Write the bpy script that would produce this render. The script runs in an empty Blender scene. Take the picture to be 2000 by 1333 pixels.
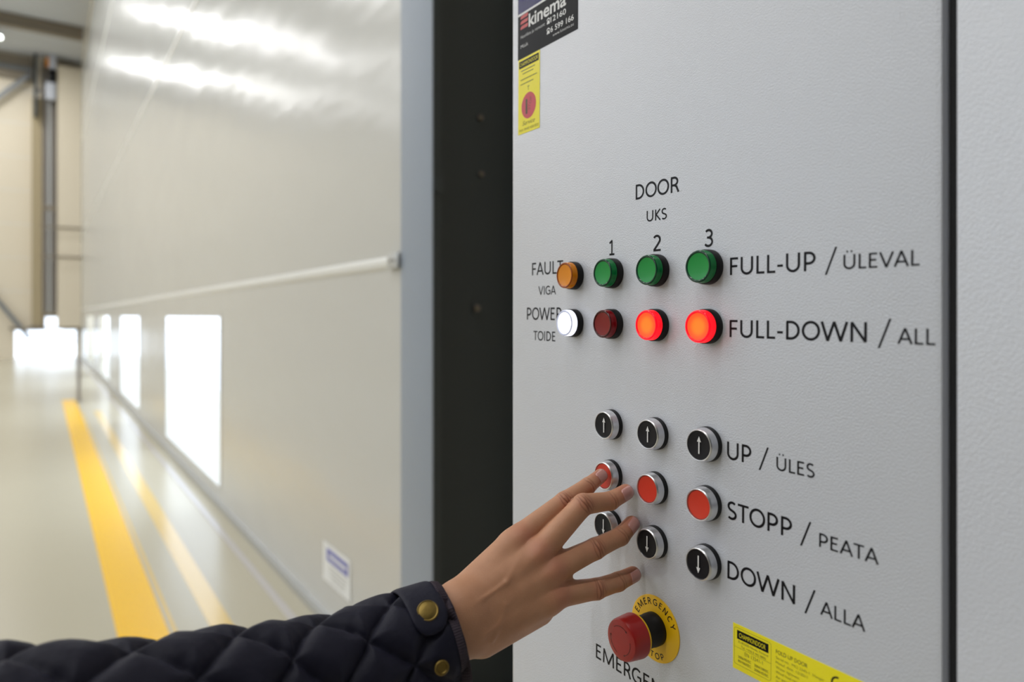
import bpy, bmesh, math, random
import numpy as np
from mathutils import Vector, Matrix
random.seed(7)
sc = bpy.context.scene
C = sc.collection
PI = math.pi
EYE = 1.55                     # camera height above the hall floor, metres
YAW = 0.6030                   # camera turned right of the hall's long axis

# ------------------------------------------------------------------ camera
cd = bpy.data.cameras.new('camera'); cam = bpy.data.objects.new('camera', cd); C.objects.link(cam)
cam.location = (0, 0, EYE); cam.rotation_euler = (PI/2, 0, -YAW)
cd.sensor_width = 36; cd.lens = 24; cd.shift_y = -0.02475
cd.clip_start = 0.02; cd.clip_end = 300
cd.dof.use_dof = True; cd.dof.focus_distance = 0.635; cd.dof.aperture_fstop = 3.6; cd.dof.aperture_blades = 0
sc.camera = cam
# ------------------------------------------------------------------ light
w = bpy.data.worlds.new('daylight'); sc.world = w; w.use_nodes = True
bg = w.node_tree.nodes['Background']; bg.inputs[0].default_value = (0.86, 0.92, 1.0, 1); bg.inputs[1].default_value = 3.1
vs = sc.view_settings
vs.view_transform = 'Standard'; vs.look = 'None'; vs.exposure = 0.06; vs.gamma = 1.0; vs.use_curve_mapping = False
LAMP_W = 97
LAMP_H = 10.45
lamp_rows = [27.5, 22.4, 16.8, 11.2, 5.6, 0.2]
lamp_x = [-1.8, -5.2, -8.6, -12.0]
for ry in lamp_rows:
    for lx in lamp_x:
        ld = bpy.data.lights.new('hall_light', 'AREA'); ld.shape = 'RECTANGLE'; ld.size = 1.5; ld.size_y = 0.32
        ld.energy = LAMP_W; ld.color = (1.0, 0.99, 0.985)
        lo = bpy.data.objects.new('hall_light', ld); lo.location = (lx, ry, LAMP_H - 0.06); C.objects.link(lo)

# ------------------------------------------------------------------ helpers
def lin(c):
    return tuple(((v/12.92) if v <= 0.04045 else ((v+0.055)/1.055)**2.4) for v in [x/255 for x in c])
def mat(name, col, rough=0.5, metal=0.0, emit=None, es=0.0, coat=0.0, bump=None, noise=None, spec=0.5, srgb=True, sss=0.0):
    """bump=(scale, strength, distance, detail, stretch) ; noise=(scale, amount)"""
    m = bpy.data.materials.new(name); m.use_nodes = True; nt = m.node_tree; b = nt.nodes['Principled BSDF']
    c = lin(col) if srgb else col
    b.inputs['Base Color'].default_value = (*c, 1); b.inputs['Roughness'].default_value = rough
    b.inputs['Metallic'].default_value = metal; b.inputs['Specular IOR Level'].default_value = spec
    b.inputs['Coat Weight'].default_value = coat; b.inputs['Coat Roughness'].default_value = 0.08
    if emit: b.inputs['Emission Color'].default_value = (*emit, 1); b.inputs['Emission Strength'].default_value = es
    if sss: b.inputs['Subsurface Weight'].default_value = sss
    tc = nt.nodes.new('ShaderNodeTexCoord')
    if noise:
        n = nt.nodes.new('ShaderNodeTexNoise'); n.inputs['Scale'].default_value = noise[0]; n.inputs['Detail'].default_value = 4
        mx = nt.nodes.new('ShaderNodeMix'); mx.data_type = 'RGBA'
        k = noise[1]
        mx.inputs['A'].default_value = (*[v*(1-k) for v in c], 1); mx.inputs['B'].default_value = (*[min(1, v*(1+k)) for v in c], 1)
        nt.links.new(tc.outputs['Object'], n.inputs['Vector']); nt.links.new(n.outputs['Fac'], mx.inputs['Factor'])
        nt.links.new(mx.outputs['Result'], b.inputs['Base Color'])
    if bump:
        mp = nt.nodes.new('ShaderNodeMapping'); mp.inputs['Scale'].default_value = bump[4] if len(bump) > 4 else (1, 1, 1)
        n = nt.nodes.new('ShaderNodeTexNoise'); n.inputs['Scale'].default_value = bump[0]; n.inputs['Detail'].default_value = bump[3]
        bp = nt.nodes.new('ShaderNodeBump'); bp.inputs['Strength'].default_value = bump[1]; bp.inputs['Distance'].default_value = bump[2]
        nt.links.new(tc.outputs['Object'], mp.inputs['Vector']); nt.links.new(mp.outputs['Vector'], n.inputs['Vector'])
        nt.links.new(n.outputs['Fac'], bp.inputs['Height']); nt.links.new(bp.outputs['Normal'], b.inputs['Normal'])
    return m
def link(name, me, m=None, parent=None):
    o = bpy.data.objects.new(name, me); C.objects.link(o)
    if m is not None and me is not None and len(me.materials) == 0: me.materials.append(m)
    if parent is not None: o.parent = parent
    return o
def tag(o, label=None, cat=None, group=None, kind=None):
    if label: o['label'] = label
    if cat: o['category'] = cat
    if group: o['group'] = group
    if kind: o['kind'] = kind
    return o
def empty(name, loc, rz=0, parent=None):
    o = bpy.data.objects.new(name, None); C.objects.link(o); o.location = loc; o.rotation_euler = (0, 0, rz)
    o.empty_display_size = 0.05
    if parent: o.parent = parent
    return o
def bm_mesh(bm, name, smooth=False, ang=None):
    me = bpy.data.meshes.new(name); bmesh.ops.recalc_face_normals(bm, faces=bm.faces[:]); bm.to_mesh(me); bm.free()
    if smooth:
        for p in me.polygons: p.use_smooth = True
        if ang: me.set_sharp_from_angle(angle=ang)
    return me
def add_box(bm, x0, x1, y0, y1, z0, z1, bev=0.0):
    t = bmesh.new()
    bmesh.ops.create_cube(t, size=1)
    for v in t.verts:
        v.co = Vector(((x0+x1)/2 + v.co.x*(x1-x0), (y0+y1)/2 + v.co.y*(y1-y0), (z0+z1)/2 + v.co.z*(z1-z0)))
    if bev: bmesh.ops.bevel(t, geom=t.edges[:], offset=bev, segments=2, affect='EDGES', profile=0.6)
    me = bpy.data.meshes.new('t'); t.to_mesh(me); t.free(); bm.from_mesh(me); bpy.data.meshes.remove(me)
def box(name, b, m, parent=None, bev=0.0):
    bm = bmesh.new(); add_box(bm, *b, bev=bev)
    return link(name, bm_mesh(bm, name, bev > 0, 0.6), m, parent)
def add_bar(bm, p, q, wdt, hgt):
    """a square bar from p to q"""
    p = Vector(p); q = Vector(q); d = (q-p).normalized(); up = Vector((0, 0, 1)) if abs(d.z) < 0.95 else Vector((1, 0, 0))
    s = d.cross(up).normalized(); u = s.cross(d).normalized()
    vs_ = []
    for e in (p, q):
        for a, b_ in ((-1, -1), (1, -1), (1, 1), (-1, 1)):
            vs_.append(bm.verts.new(e + s*a*wdt/2 + u*b_*hgt/2))
    for f in ((0, 1, 2, 3), (7, 6, 5, 4), (0, 4, 5, 1), (1, 5, 6, 2), (2, 6, 7, 3), (3, 7, 4, 0)):
        bm.faces.new([vs_[i] for i in f])
def lathe_me(name, prof, segs=64, sharp=0.7):
    """revolve (radius, height) about -Y (the direction that sticks out of the panel)"""
    bm = bmesh.new(); rings = []
    for r, h in prof:
        if r < 1e-7: rings.append([bm.verts.new((0, -h, 0))])
        else: rings.append([bm.verts.new((r*math.cos(2*PI*i/segs), -h, r*math.sin(2*PI*i/segs))) for i in range(segs)])
    for a, b_ in zip(rings, rings[1:]):
        for i in range(segs):
            j = (i+1) % segs
            if len(a) == 1 and len(b_) == 1: continue
            if len(a) == 1: bm.faces.new((a[0], b_[i], b_[j]))
            elif len(b_) == 1: bm.faces.new((a[i], b_[0], a[j]))
            else: bm.faces.new((a[i], b_[i], b_[j], a[j]))
    return bm_mesh(bm, name, True, sharp)
mm = 0.001
_fonts = {}
def text_geo(s, shear=0.0, offset=0.0, spacing=1.0):
    """flat outline lettering as (verts, faces), cap height 1, starting at x = 0 on the base line"""
    cu = bpy.data.curves.new('txt', 'FONT'); cu.body = s; cu.size = 1.0; cu.offset = offset; cu.resolution_u = 6
    cu.space_character = spacing; cu.shear = shear
    o = bpy.data.objects.new('txt', cu); C.objects.link(o)
    dg = bpy.context.evaluated_depsgraph_get(); dg.update()
    me = bpy.data.meshes.new_from_object(o.evaluated_get(dg))
    v = np.array([tuple(x.co) for x in me.vertices]); f = [tuple(p.vertices) for p in me.polygons]
    bpy.data.objects.remove(o); bpy.data.curves.remove(cu); bpy.data.meshes.remove(me)
    return v, f

# ---- a plain sans-serif drawn stroke by stroke (cap height 1): glyph = (advance, [centre lines])
def _el(cx, cy, rx, ry, a0, a1, n=22):
    return [(cx+rx*math.cos(math.radians(a0+(a1-a0)*i/n)), cy+ry*math.sin(math.radians(a0+(a1-a0)*i/n))) for i in range(n+1)]
GL = {
 'A': (0.916, [[(0.06, 0), (0.458, 0.99), (0.856, 0)], [(0.19, 0.31), (0.726, 0.31)]]),
 'C': (0.844, [_el(0.49, 0.5, 0.37, 0.445, 48, 312)]),
 'D': (0.974, [[(0.18, 0), (0.18, 0.94)], [(0.12, 0.94), (0.36, 0.94)] + _el(0.38, 0.5, 0.44, 0.44, 90, -90) + [(0.12, 0.06)]]),
 'E': (0.773, [[(0.18, 0), (0.18, 1)], [(0.2, 0.94), (0.65, 0.94)], [(0.2, 0.53), (0.59, 0.53)], [(0.2, 0.06), (0.66, 0.06)]]),
 'F': (0.727, [[(0.18, 0), (0.18, 1)], [(0.2, 0.94), (0.65, 0.94)], [(0.2, 0.5), (0.61, 0.5)]]),
 'G': (0.998, [_el(0.53, 0.5, 0.43, 0.445, 50, 270) + [(0.70, 0.07), (0.86, 0.14)], [(0.86, 0.10), (0.86, 0.53)], [(0.55, 0.47), (0.86, 0.47)]]),
 'I': (0.399, [[(0.2, 0), (0.2, 1)]]),
 'K': (0.822, [[(0.18, 0), (0.18, 1)], [(0.70, 1.0), (0.24, 0.52), (0.74, 0.0)]]),
 'L': (0.665, [[(0.18, 0), (0.18, 1)], [(0.2, 0.06), (0.62, 0.06)]]),
 'M': (1.353, [[(0.17, 0), (0.21, 0.97), (0.675, 0.08), (1.14, 0.97), (1.18, 0)]]),
 'N': (1.022, [[(0.18, 0), (0.18, 0.97), (0.84, 0.03), (0.84, 1)]]),
 'O': (1.048, [_el(0.524, 0.5, 0.43, 0.45, 0, 360, 40)]),
 'P': (0.818, [[(0.18, 0), (0.18, 0.94)], [(0.12, 0.94), (0.36, 0.94)] + _el(0.38, 0.67, 0.31, 0.27, 90, -90) + [(0.18, 0.40)]]),
 'R': (0.859, [[(0.18, 0), (0.18, 0.94)], [(0.12, 0.94), (0.36, 0.94)] + _el(0.38, 0.70, 0.28, 0.24, 90, -90) + [(0.18, 0.46)], [(0.42, 0.46), (0.58, 0.36), (0.75, 0.0)]]),
 'S': (0.727, [_el(0.375, 0.735, 0.245, 0.22, 40, 250, 16) + _el(0.35, 0.265, 0.27, 0.22, 72, -140, 18)]),
 'T': (0.771, [[(0.03, 0.94), (0.74, 0.94)], [(0.385, 0), (0.385, 0.94)]]),
 'U': (1.015, [[(0.17, 1)] + _el(0.507, 0.37, 0.337, 0.32, 180, 360) + [(0.845, 1)]]),
 'V': (0.898, [[(0.05, 1), (0.449, 0.01), (0.85, 1)]]),
 'W': (1.408, [[(0.06, 1), (0.37, 0.02), (0.704, 0.98), (1.04, 0.02), (1.35, 1)]]),
 'Y': (0.771, [[(0.04, 1), (0.385, 0.45), (0.73, 1)], [(0.385, 0.47), (0.385, 0)]]),
 '-': (0.485, [[(0.07, 0.37), (0.41, 0.37)]]),
 '1': (0.802, [[(0.42, 0), (0.42, 1.0)], [(0.44, 0.97), (0.16, 0.80)], [(0.15, 0.06), (0.69, 0.06)]]),
 '2': (0.802, [_el(0.38, 0.71, 0.25, 0.235, 150, -35) + [(0.45, 0.40), (0.17, 0.08)], [(0.12, 0.06), (0.69, 0.06)]]),
 '3': (0.802, [_el(0.36, 0.735, 0.25, 0.21, 145, -80), _el(0.35, 0.285, 0.29, 0.235, 85, -150), [(0.24, 0.525), (0.38, 0.525)]]),
 ' ': (0.36, []),
}
GL['Ü'] = (1.015, GL['U'][1] + [[(0.30, 1.20), (0.42, 1.20)], [(0.59, 1.20), (0.71, 1.20)]])
def stroke_geo(line, t):
    """a flat mitred ribbon along a centre line"""
    P = [np.array(p_, float) for p_ in line]; P = [P[0]] + [b_ for a_, b_ in zip(P, P[1:]) if np.linalg.norm(b_-a_) > 1e-4]; n = len(P)
    closed = np.linalg.norm(P[0]-P[-1]) < 1e-4 and n > 6
    L_ = []; R2 = []
    for i in range(n):
        d0 = P[i]-P[i-1] if i else (P[-1]-P[-2] if closed else P[1]-P[0]); d1 = P[i+1]-P[i] if i < n-1 else (P[1]-P[0] if closed else d0)
        d0 = d0/np.linalg.norm(d0); d1 = d1/np.linalg.norm(d1)
        n0 = np.array([-d0[1], d0[0]]); n1 = np.array([-d1[1], d1[0]]); m_ = n0+n1; m_ /= max(np.linalg.norm(m_), 1e-6)
        k = 1/max(m_@n0, 0.25)
        if k > 1.6:                                       # sharp apex: flat cut on the outside, full mitre inside
            sgn = 1 if (d0[0]*d1[1]-d0[1]*d1[0]) > 0 else -1
            a_ = P[i]-n0*t/2*sgn; b_ = P[i]-n1*t/2*sgn; c_ = P[i]+m_*t/2*min(k, 3.2)*sgn
            for q in (a_, b_):
                if sgn > 0: L_.append(c_); R2.append(q)
                else: L_.append(q); R2.append(c_)
        else:
            L_.append(P[i]+m_*t/2*k); R2.append(P[i]-m_*t/2*k)
    v = L_+R2; h = len(L_); f = [(i, i+1, h+i+1, h+i) for i in range(h-1)]
    return v, f
def glyphs(sx, t=0.142):
    """word -> list of (x offset, verts, faces), cap height 1"""
    x = 0.0; out = []
    for ch in sx:
        adv, ln = GL[ch]; vs_, fs_ = [], []
        for l_ in ln:
            tt = t if len(l_) != 2 or abs(l_[0][1]-l_[1][1]) > 1e-6 else t*0.92
            v, f = stroke_geo(l_, tt); n = len(vs_); vs_ += v; fs_ += [tuple(i+n for i in q) for q in f]
        out.append((x, vs_, fs_)); x += adv
    return out, x

_cap = None
def cap_h():
    global _cap
    if _cap is None: _cap = text_geo('H')[0][:, 1].max()
    return _cap
class Print:
    """collects flat print (lettering, bars, discs) for one mesh; coordinates in mm on the panel, y = height above it"""
    def __init__(s): s.v = []; s.f = []
    def add(s, v, f):
        n = len(s.v); s.v += [tuple(x) for x in v]; s.f += [tuple(i+n for i in p) for p in f]
    def text(s, t, x0, x1, y, cap, h=0.12, thin=-0.012, shear=0.0, spacing=1.0, rot=0.0):
        v, f = text_geo(t, shear, thin, spacing)
        v[:, 1] *= cap/(cap_h())
        if x1 is None: v[:, 0] *= cap/cap_h()
        else:
            a, b_ = v[:, 0].min(), v[:, 0].max(); v[:, 0] = (v[:, 0]-a)/(b_-a)*(x1-x0)
        c, sn = math.cos(rot), math.sin(rot)
        s.add([((x0 + a*c - b_*sn), -h, (y + a*sn + b_*c)) for a, b_ in v[:, :2]], f)
    def sign(s, t, x0, x1, y, cap, h=0.12, wt=0.142):
        g, _ = glyphs(t, wt); xs = [x+v[0] for x, vs_, _f in g for v in vs_]; a, b_ = min(xs), max(xs)
        k = cap if x1 is None else (x1-x0)/(b_-a)
        for i, (x, vs_, f) in enumerate(g): s.add([(x0+(x+v[0]-a)*k, -h-0.004*(i % 2), y+v[1]*cap) for v in vs_], f)
    def quad(s, pts, h=0.1): s.add([(p[0], -h, p[1]) for p in pts], [tuple(range(len(pts)))])
    def rect(s, x0, x1, y0, y1, h=0.1): s.quad([(x0, y0), (x1, y0), (x1, y1), (x0, y1)], h)
    def disc(s, cx, cy, r, ry=None, h=0.1, n=40):
        ry = ry or r; s.quad([(cx+r*math.cos(2*PI*i/n), cy+ry*math.sin(2*PI*i/n)) for i in range(n)], h)
    def arc(s, cx, cy, r, wd, a0, a1, h=0.1, n=16):
        for i in range(n):
            t0 = a0+(a1-a0)*i/n; t1 = a0+(a1-a0)*(i+1)/n
            s.quad([(cx+(r-wd/2)*math.cos(t0), cy+(r-wd/2)*math.sin(t0)), (cx+(r+wd/2)*math.cos(t0), cy+(r+wd/2)*math.sin(t0)),
                    (cx+(r+wd/2)*math.cos(t1), cy+(r+wd/2)*math.sin(t1)), (cx+(r-wd/2)*math.cos(t1), cy+(r-wd/2)*math.sin(t1))], h)
    def obj(s, name, m, parent):
        me = bpy.data.meshes.new(name); me.from_pydata([(a*mm, b_*mm, c*mm) for a, b_, c in s.v], [], s.f); me.update()
        bm = bmesh.new(); bm.from_mesh(me); 
        for f in bm.faces:
            if f.normal.y > 0: f.normal_flip()
        bm.to_mesh(me); bm.free()
        return link(name, me, m, parent)

# ------------------------------------------------------------------ materials
M = {}
M['panel'] = mat('light_grey_powder_coat', (196, 199, 207), 0.25, bump=(760, 0.6, 0.0007, 2), spec=1.0)
M['panel_edge'] = mat('grey_powder_coat', (200, 200, 203), 0.4)
M['gasket'] = mat('dark_rubber', (22, 22, 24), 0.8)
M['ink'] = mat('black_vinyl_print', (14, 12, 18), 0.4, spec=0.2)
M['ink_soft'] = mat('grey_black_vinyl_print', (20, 22, 30), 0.4, spec=0.25)
M['black'] = mat('black_plastic', (15, 15, 17), 0.45, spec=0.3)
M['blackcap'] = mat('satin_black_cap', (20, 19, 24), 0.45, spec=0.22)
M['redcap'] = mat('orange_red_cap', (206, 52, 30), 0.38)
M['chrome'] = mat('satin_chrome', (215, 216, 220), 0.36, 1.0)
M['white_ink'] = mat('white_print', (225, 225, 225), 0.5)
M['estop'] = mat('red_mushroom_plastic', (160, 18, 14), 0.34, coat=0.1)
M['estop_ink'] = mat('engraved_dark_red', (70, 8, 8), 0.5)
M['yellow_plate'] = mat('yellow_legend_plate', (240, 190, 8), 0.4)
M['sticker_yellow'] = mat('yellow_sticker_vinyl', (240, 226, 8), 0.25, bump=(420, 0.25, 0.0006, 2))
M['sticker_black'] = mat('black_sticker_vinyl', (12, 12, 16), 0.4, spec=0.12)
M['sticker_blue'] = mat('navy_sticker_vinyl', (30, 28, 90), 0.25, spec=0.3, bump=(420, 0.5, 0.0006, 2))
M['sticker_red'] = mat('red_sticker_print', (190, 50, 48), 0.35)
M['red_disc'] = mat('crimson_print', (196, 50, 66), 0.3)
M['brown_ink'] = mat('olive_black_print', (72, 66, 20), 0.5)
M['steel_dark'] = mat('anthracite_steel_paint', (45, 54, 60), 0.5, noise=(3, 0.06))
M['steel_blue'] = mat('blue_grey_guide_rail_paint', (150, 160, 174), 0.5, noise=(2, 0.04))
M['bolt'] = mat('dull_zinc_bolt', (118, 112, 106), 0.42, 0.8)
M['alu'] = mat('aluminium_profile', (190, 192, 192), 0.4, 0.5)
M['floor'] = mat('beige_epoxy_floor', (186, 180, 160), 0.26, spec=0.3, noise=(0.5, 0.05), bump=(1.2, 0.06, 0.02, 2))
M['yellow_line'] = mat('yellow_floor_paint', (250, 196, 8), 0.25)
M['faint_line'] = mat('faint_yellow_strip', (222, 192, 120), 0.2)
M['grey_line'] = mat('grey_floor_paint', (190, 186, 184), 0.25)
M['wall_beige'] = mat('cream_wall_panel', (222, 212, 192), 0.6)
M['wall_white'] = mat('white_wall_panel', (222, 220, 214), 0.7)
M['roof'] = mat('pale_roof_deck', (205, 208, 210), 0.6)
M['beam'] = mat('taupe_beam_paint', (138, 128, 112), 0.6)
M['col_beige'] = mat('khaki_column_paint', (168, 154, 124), 0.6)
M['brace'] = mat('grey_brace_paint', (118, 122, 126), 0.5)
M['duct'] = mat('grey_cable_duct', (128, 122, 116), 0.5)
M['motor_white'] = mat('pale_motor_housing', (196, 200, 210), 0.5)
M['snow'] = mat('snowy_ground', (235, 238, 245), 0.9)
M['orange'] = mat('orange_label_paint', (214, 140, 50), 0.5)
M['brass'] = mat('aged_brass', (126, 106, 56), 0.42, 0.9, bump=(900, 0.2, 0.0004, 2))
M['brass_dark'] = mat('dark_brass_recess', (60, 52, 34), 0.5, 0.6)
M['binding'] = mat('ribbed_navy_binding', (52, 42, 52), 0.85)
M['sign_blue'] = mat('blue_sign_print', (112, 116, 184), 0.5)
M['sign_white'] = mat('white_sign_film', (232, 234, 234), 0.5)
M['lamp_glass'] = mat('lamp_diffuser', (255, 255, 250), 0.5, emit=(0.95, 1.0, 0.93), es=9)
# PVC fabric: weak wrinkles, glossy
def fabric_mat():
    m = mat('grey_pvc_fabric', (198, 198, 194), 0.22, spec=0.30)
    nt = m.node_tree; b = nt.nodes['Principled BSDF']; tc = nt.nodes.new('ShaderNodeTexCoord')
    out = None
    for sc_, st, dist, stretch in ((0.55, 0.22, 0.10, (1, 0.7, 1.6)), (2.2, 0.35, 0.02, (1, 0.5, 1.5))):
        mp = nt.nodes.new('ShaderNodeMapping'); mp.inputs['Scale'].default_value = stretch; mp.inputs['Rotation'].default_value = (0.5, 0, 0)
        n = nt.nodes.new('ShaderNodeTexNoise'); n.inputs['Scale'].default_value = sc_; n.inputs['Detail'].default_value = 2
        bp = nt.nodes.new('ShaderNodeBump'); bp.inputs['Strength'].default_value = st; bp.inputs['Distance'].default_value = dist
        nt.links.new(tc.outputs['Object'], mp.inputs['Vector']); nt.links.new(mp.outputs['Vector'], n.inputs['Vector'])
        nt.links.new(n.outputs['Fac'], bp.inputs['Height'])
        if out: nt.links.new(out, bp.inputs['Normal'])
        out = bp.outputs['Normal']
    nt.links.new(out, b.inputs['Normal'])
    return m
M['fabric'] = fabric_mat()
M['seam'] = mat('pale_seam_profile', (222, 222, 218), 0.35)
def pane_mat():
    m = bpy.data.materials.new('clear_pvc_pane'); m.use_nodes = True; nt = m.node_tree; nt.nodes.clear()
    o = nt.nodes.new('ShaderNodeOutputMaterial'); t = nt.nodes.new('ShaderNodeBsdfTransparent'); g = nt.nodes.new('ShaderNodeBsdfGlossy')
    t.inputs[0].default_value = (0.93, 0.95, 0.97, 1); g.inputs['Roughness'].default_value = 0.08
    mx = nt.nodes.new('ShaderNodeMixShader'); mx.inputs[0].default_value = 0.05; nt.links.new(t.outputs[0], mx.inputs[1]); nt.links.new(g.outputs[0], mx.inputs[2])
    nt.links.new(mx.outputs[0], o.inputs[0]); return m
M['pane'] = pane_mat()

# ------------------------------------------------------------------ hall shell
XW = 1.193                      # plane of the folding fabric door
box('floor', (-16, 3.0, -8, 31, -0.12, 0), M['floor'])
fl = bpy.data.objects['floor']; tag(fl, 'glossy beige epoxy hall floor', None, None, 'structure')
def strip(x0, x1, y0, y1, m, h=0.0015, name='floor_marking'):
    return box(name, (x0, x1, y0, y1, 0.0, h), m, fl)
strip(0.300, 0.512, 0.2, 15.0, M['yellow_line'])
strip(0.530, 0.548, 0.2, 13.0, M['faint_line'])
strip(0.690, 0.790, 0.2, 13.0, M['faint_line'])  # two pale yellow strips, fainter than the main line
strip(1.035, 1.075, 0.2, 29.5, M['grey_line'], 0.006, 'floor_channel')
gnd = box('snowy_ground', (1.9, 60, -10, 80, -0.35, -0.15), M['snow']); tag(gnd, None, None, None, 'structure'); gnd['label'] = 'snow-covered ground outside the door windows'
bm = bmesh.new(); add_box(bm, -16.2, -16, -8, 31, 0, 4.8); add_box(bm, -16.2, -16, -8, 31, 8.8, 11); add_box(bm, -16.2, -16, -8, 2, 4.8, 8.8); add_box(bm, -16.2, -16, 24, 31, 4.8, 8.8)
wn = box('added_light_window', (-16.12, -16.10, 2, 24, 4.8, 8.8), M['pane']); tag(wn, 'unseen window band added to let cool daylight onto the panel', None, None, 'structure')  # unseen opening, added to send cool daylight onto panel and hand
tag(link('wall_left', bm_mesh(bm, 'wall_left'), M['wall_white']), 'white wall on the far left of the hall', None, None, 'structure')
tag(box('wall_back', (-16, 1.9, -8.2, -8, 0, 11), M['steel_dark']), 'dark hall wall behind the viewer', None, None, 'structure')
tag(box('wall_right', (1.75, 1.95, -8, 2.5, 0, 11), M['wall_beige']), 'cream wall behind the control cabinet', None, None, 'structure')
tag(box('wall_above_door', (1.21, 1.95, 2.5, 31, 10.3, 11), M['wall_beige']), 'wall strip above the folding door', None, None, 'structure')
# far wall with a low bright opening
bm = bmesh.new()
add_box(bm, -16, -0.80, 30, 30.2, 0, 11); add_box(bm, 1.05, 1.95, 30, 30.2, 0, 11)
add_box(bm, -0.80, 0.10, 30, 30.2, 1.02, 11); add_box(bm, 0.10, 0.62, 30, 30.2, 1.50, 11); add_box(bm, 0.62, 1.05, 30, 30.2, 1.02, 11)
wf = link('wall_far', bm_mesh(bm, 'wall_far'), M['wall_beige']); tag(wf, 'cream end wall with diagonal braces and a bright low opening', None, None, 'structure')
for k in range(7):
    box('panel_joint', (-16, 0.0, 29.992, 30.0, 2.4+1.2*k, 2.43+1.2*k), M['wall_white'], wf)
box('pane', (-0.80, 0.10, 30.08, 30.1, 0, 1.02), M['pane'], wf); box('pane', (0.10, 0.62, 30.08, 30.1, 0, 1.50), M['pane'], wf); box('pane', (0.62, 1.05, 30.08, 30.1, 0, 1.02), M['pane'], wf)
# roof: ribbed deck and beams
bm = bmesh.new()
y = 14.0
while y < 30:
    for (a, b_, z) in ((0, 0.13, 10.95), (0.13, 0.26, 10.90)):
        pass
    vv = [bm.verts.new((x, yy, z)) for x in (-16, 1.95) for yy, z in ((y, 10.96), (y+0.10, 10.96), (y+0.14, 10.88), (y+0.24, 10.88), (y+0.28, 10.96))]
    for i in range(4): bm.faces.new((vv[i], vv[i+1], vv[i+6], vv[i+5]))
    y += 0.28
add_box(bm, -16, 1.95, -8, 14, 10.96, 11.05); add_box(bm, -16, 1.95, 14, 31, 11.0, 11.1)
ce = link('ceiling', bm_mesh(bm, 'ceiling'), M['roof']); tag(ce, 'pale ribbed metal roof deck', None, None, 'structure')
for yb, hh in ((26.2, 0.35), (20.0, 0.5), (13.0, 0.5)):
    b_ = bmesh.new(); add_box(b_, -16, 1.1, yb-0.12, yb+0.12, 10.88-0.05, 10.88); add_box(b_, -16, 1.1, yb-0.02, yb+0.02, 10.88-hh, 10.88-0.03); add_box(b_, -16, 1.1, yb-0.12, yb+0.12, 10.88-hh-0.03, 10.88-hh)
    o = link('roof_beam', bm_mesh(b_, 'roof_beam'), M['beam'])
    tag(o, 'taupe roof beam crossing the ribbed deck' if yb > 26 else ('taupe roof beam one bay nearer the camera' if yb > 19 else 'taupe roof beam nearest the camera'), None, None, 'structure')
o = box('wall_beam', (-16, -0.3, 29.86, 29.98, 9.95, 10.80), M['beam']); tag(o, 'taupe band beam under the roof along the end wall', None, None, 'structure')

# visible hall lamp at the left edge of the frame
lp = empty('ceiling_lamp', (-1.8, 27.5, LAMP_H+0.1)); tag(lp, 'glowing white ceiling lamp under the ribbed roof at far left', 'lamp')
box('housing', (-0.75, 0.75, -0.16, 0.16, 0.0, 0.10), M['motor_white'], lp)
box('diffuser', (-0.73, 0.73, -0.13, 0.13, -0.03, 0.0), M['lamp_glass'], lp)
box('suspension_rod', (-0.5, -0.48, -0.01, 0.01, 0.10, 0.40), M['duct'], lp); box('suspension_rod', (0.48, 0.5, -0.01, 0.01, 0.10, 0.40), M['duct'], lp)

o = box('trim_1', (-0.95, 1.15, 29.72, 29.99, 1.06, 1.13), M['beam']); tag(o, 'lintel over the bright low opening in the end wall', None, None, 'structure')
# far corner: column, braces, ducts, hoist
cl = empty('steel_column', (-0.12, 29.85, 1.13)); tag(cl, 'khaki column against the cream end wall', 'column')
box('shaft', (-0.18, 0.12, -0.15, 0.13, 0.04, 8.2), M['col_beige'], cl); box('base_plate', (-0.24, 0.16, -0.20, 0.13, 0.0, 0.05), M['duct'], cl)
def brace(p, q, label):
    bm = bmesh.new(); add_bar(bm, p, q, 0.10, 0.14)
    o = link('diagonal_brace', bm_mesh(bm, 'diagonal_brace'), M['brace']); tag(o, label, 'brace'); return o
brace((-3.4, 29.72, 6.9), (-0.36, 29.72, 10.12), 'grey diagonal brace high on the end wall, under the roof')
brace((-3.0, 29.80, 4.6), (-0.36, 29.80, 0.75), 'grey diagonal brace low on the end wall, sloping down to the opening')
o = box('tie_beam', (-3.4, -0.30, 29.72, 29.82, 10.24, 10.38), M['brace']); tag(o, 'thin grey horizontal tie meeting the upper diagonal brace', 'beam')
dc = empty('cable_duct', (0.14, 29.8, 0)); tag(dc, 'grey vertical ducts and pipes beside the khaki column', 'duct')
for x0, x1, m_, zz in ((-0.12, 0.0, 'duct', 10.7), (0.03, 0.12, 'alu', 10.7), (0.15, 0.28, 'duct', 10.7)):
    box('pipe', (x0, x1, -0.10, 0.04, 1.65, zz), M[m_], dc)
box('pipe_clamp', (-0.13, 0.30, -0.12, -0.10, 5.35, 5.5), M['beam'], dc)

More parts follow.
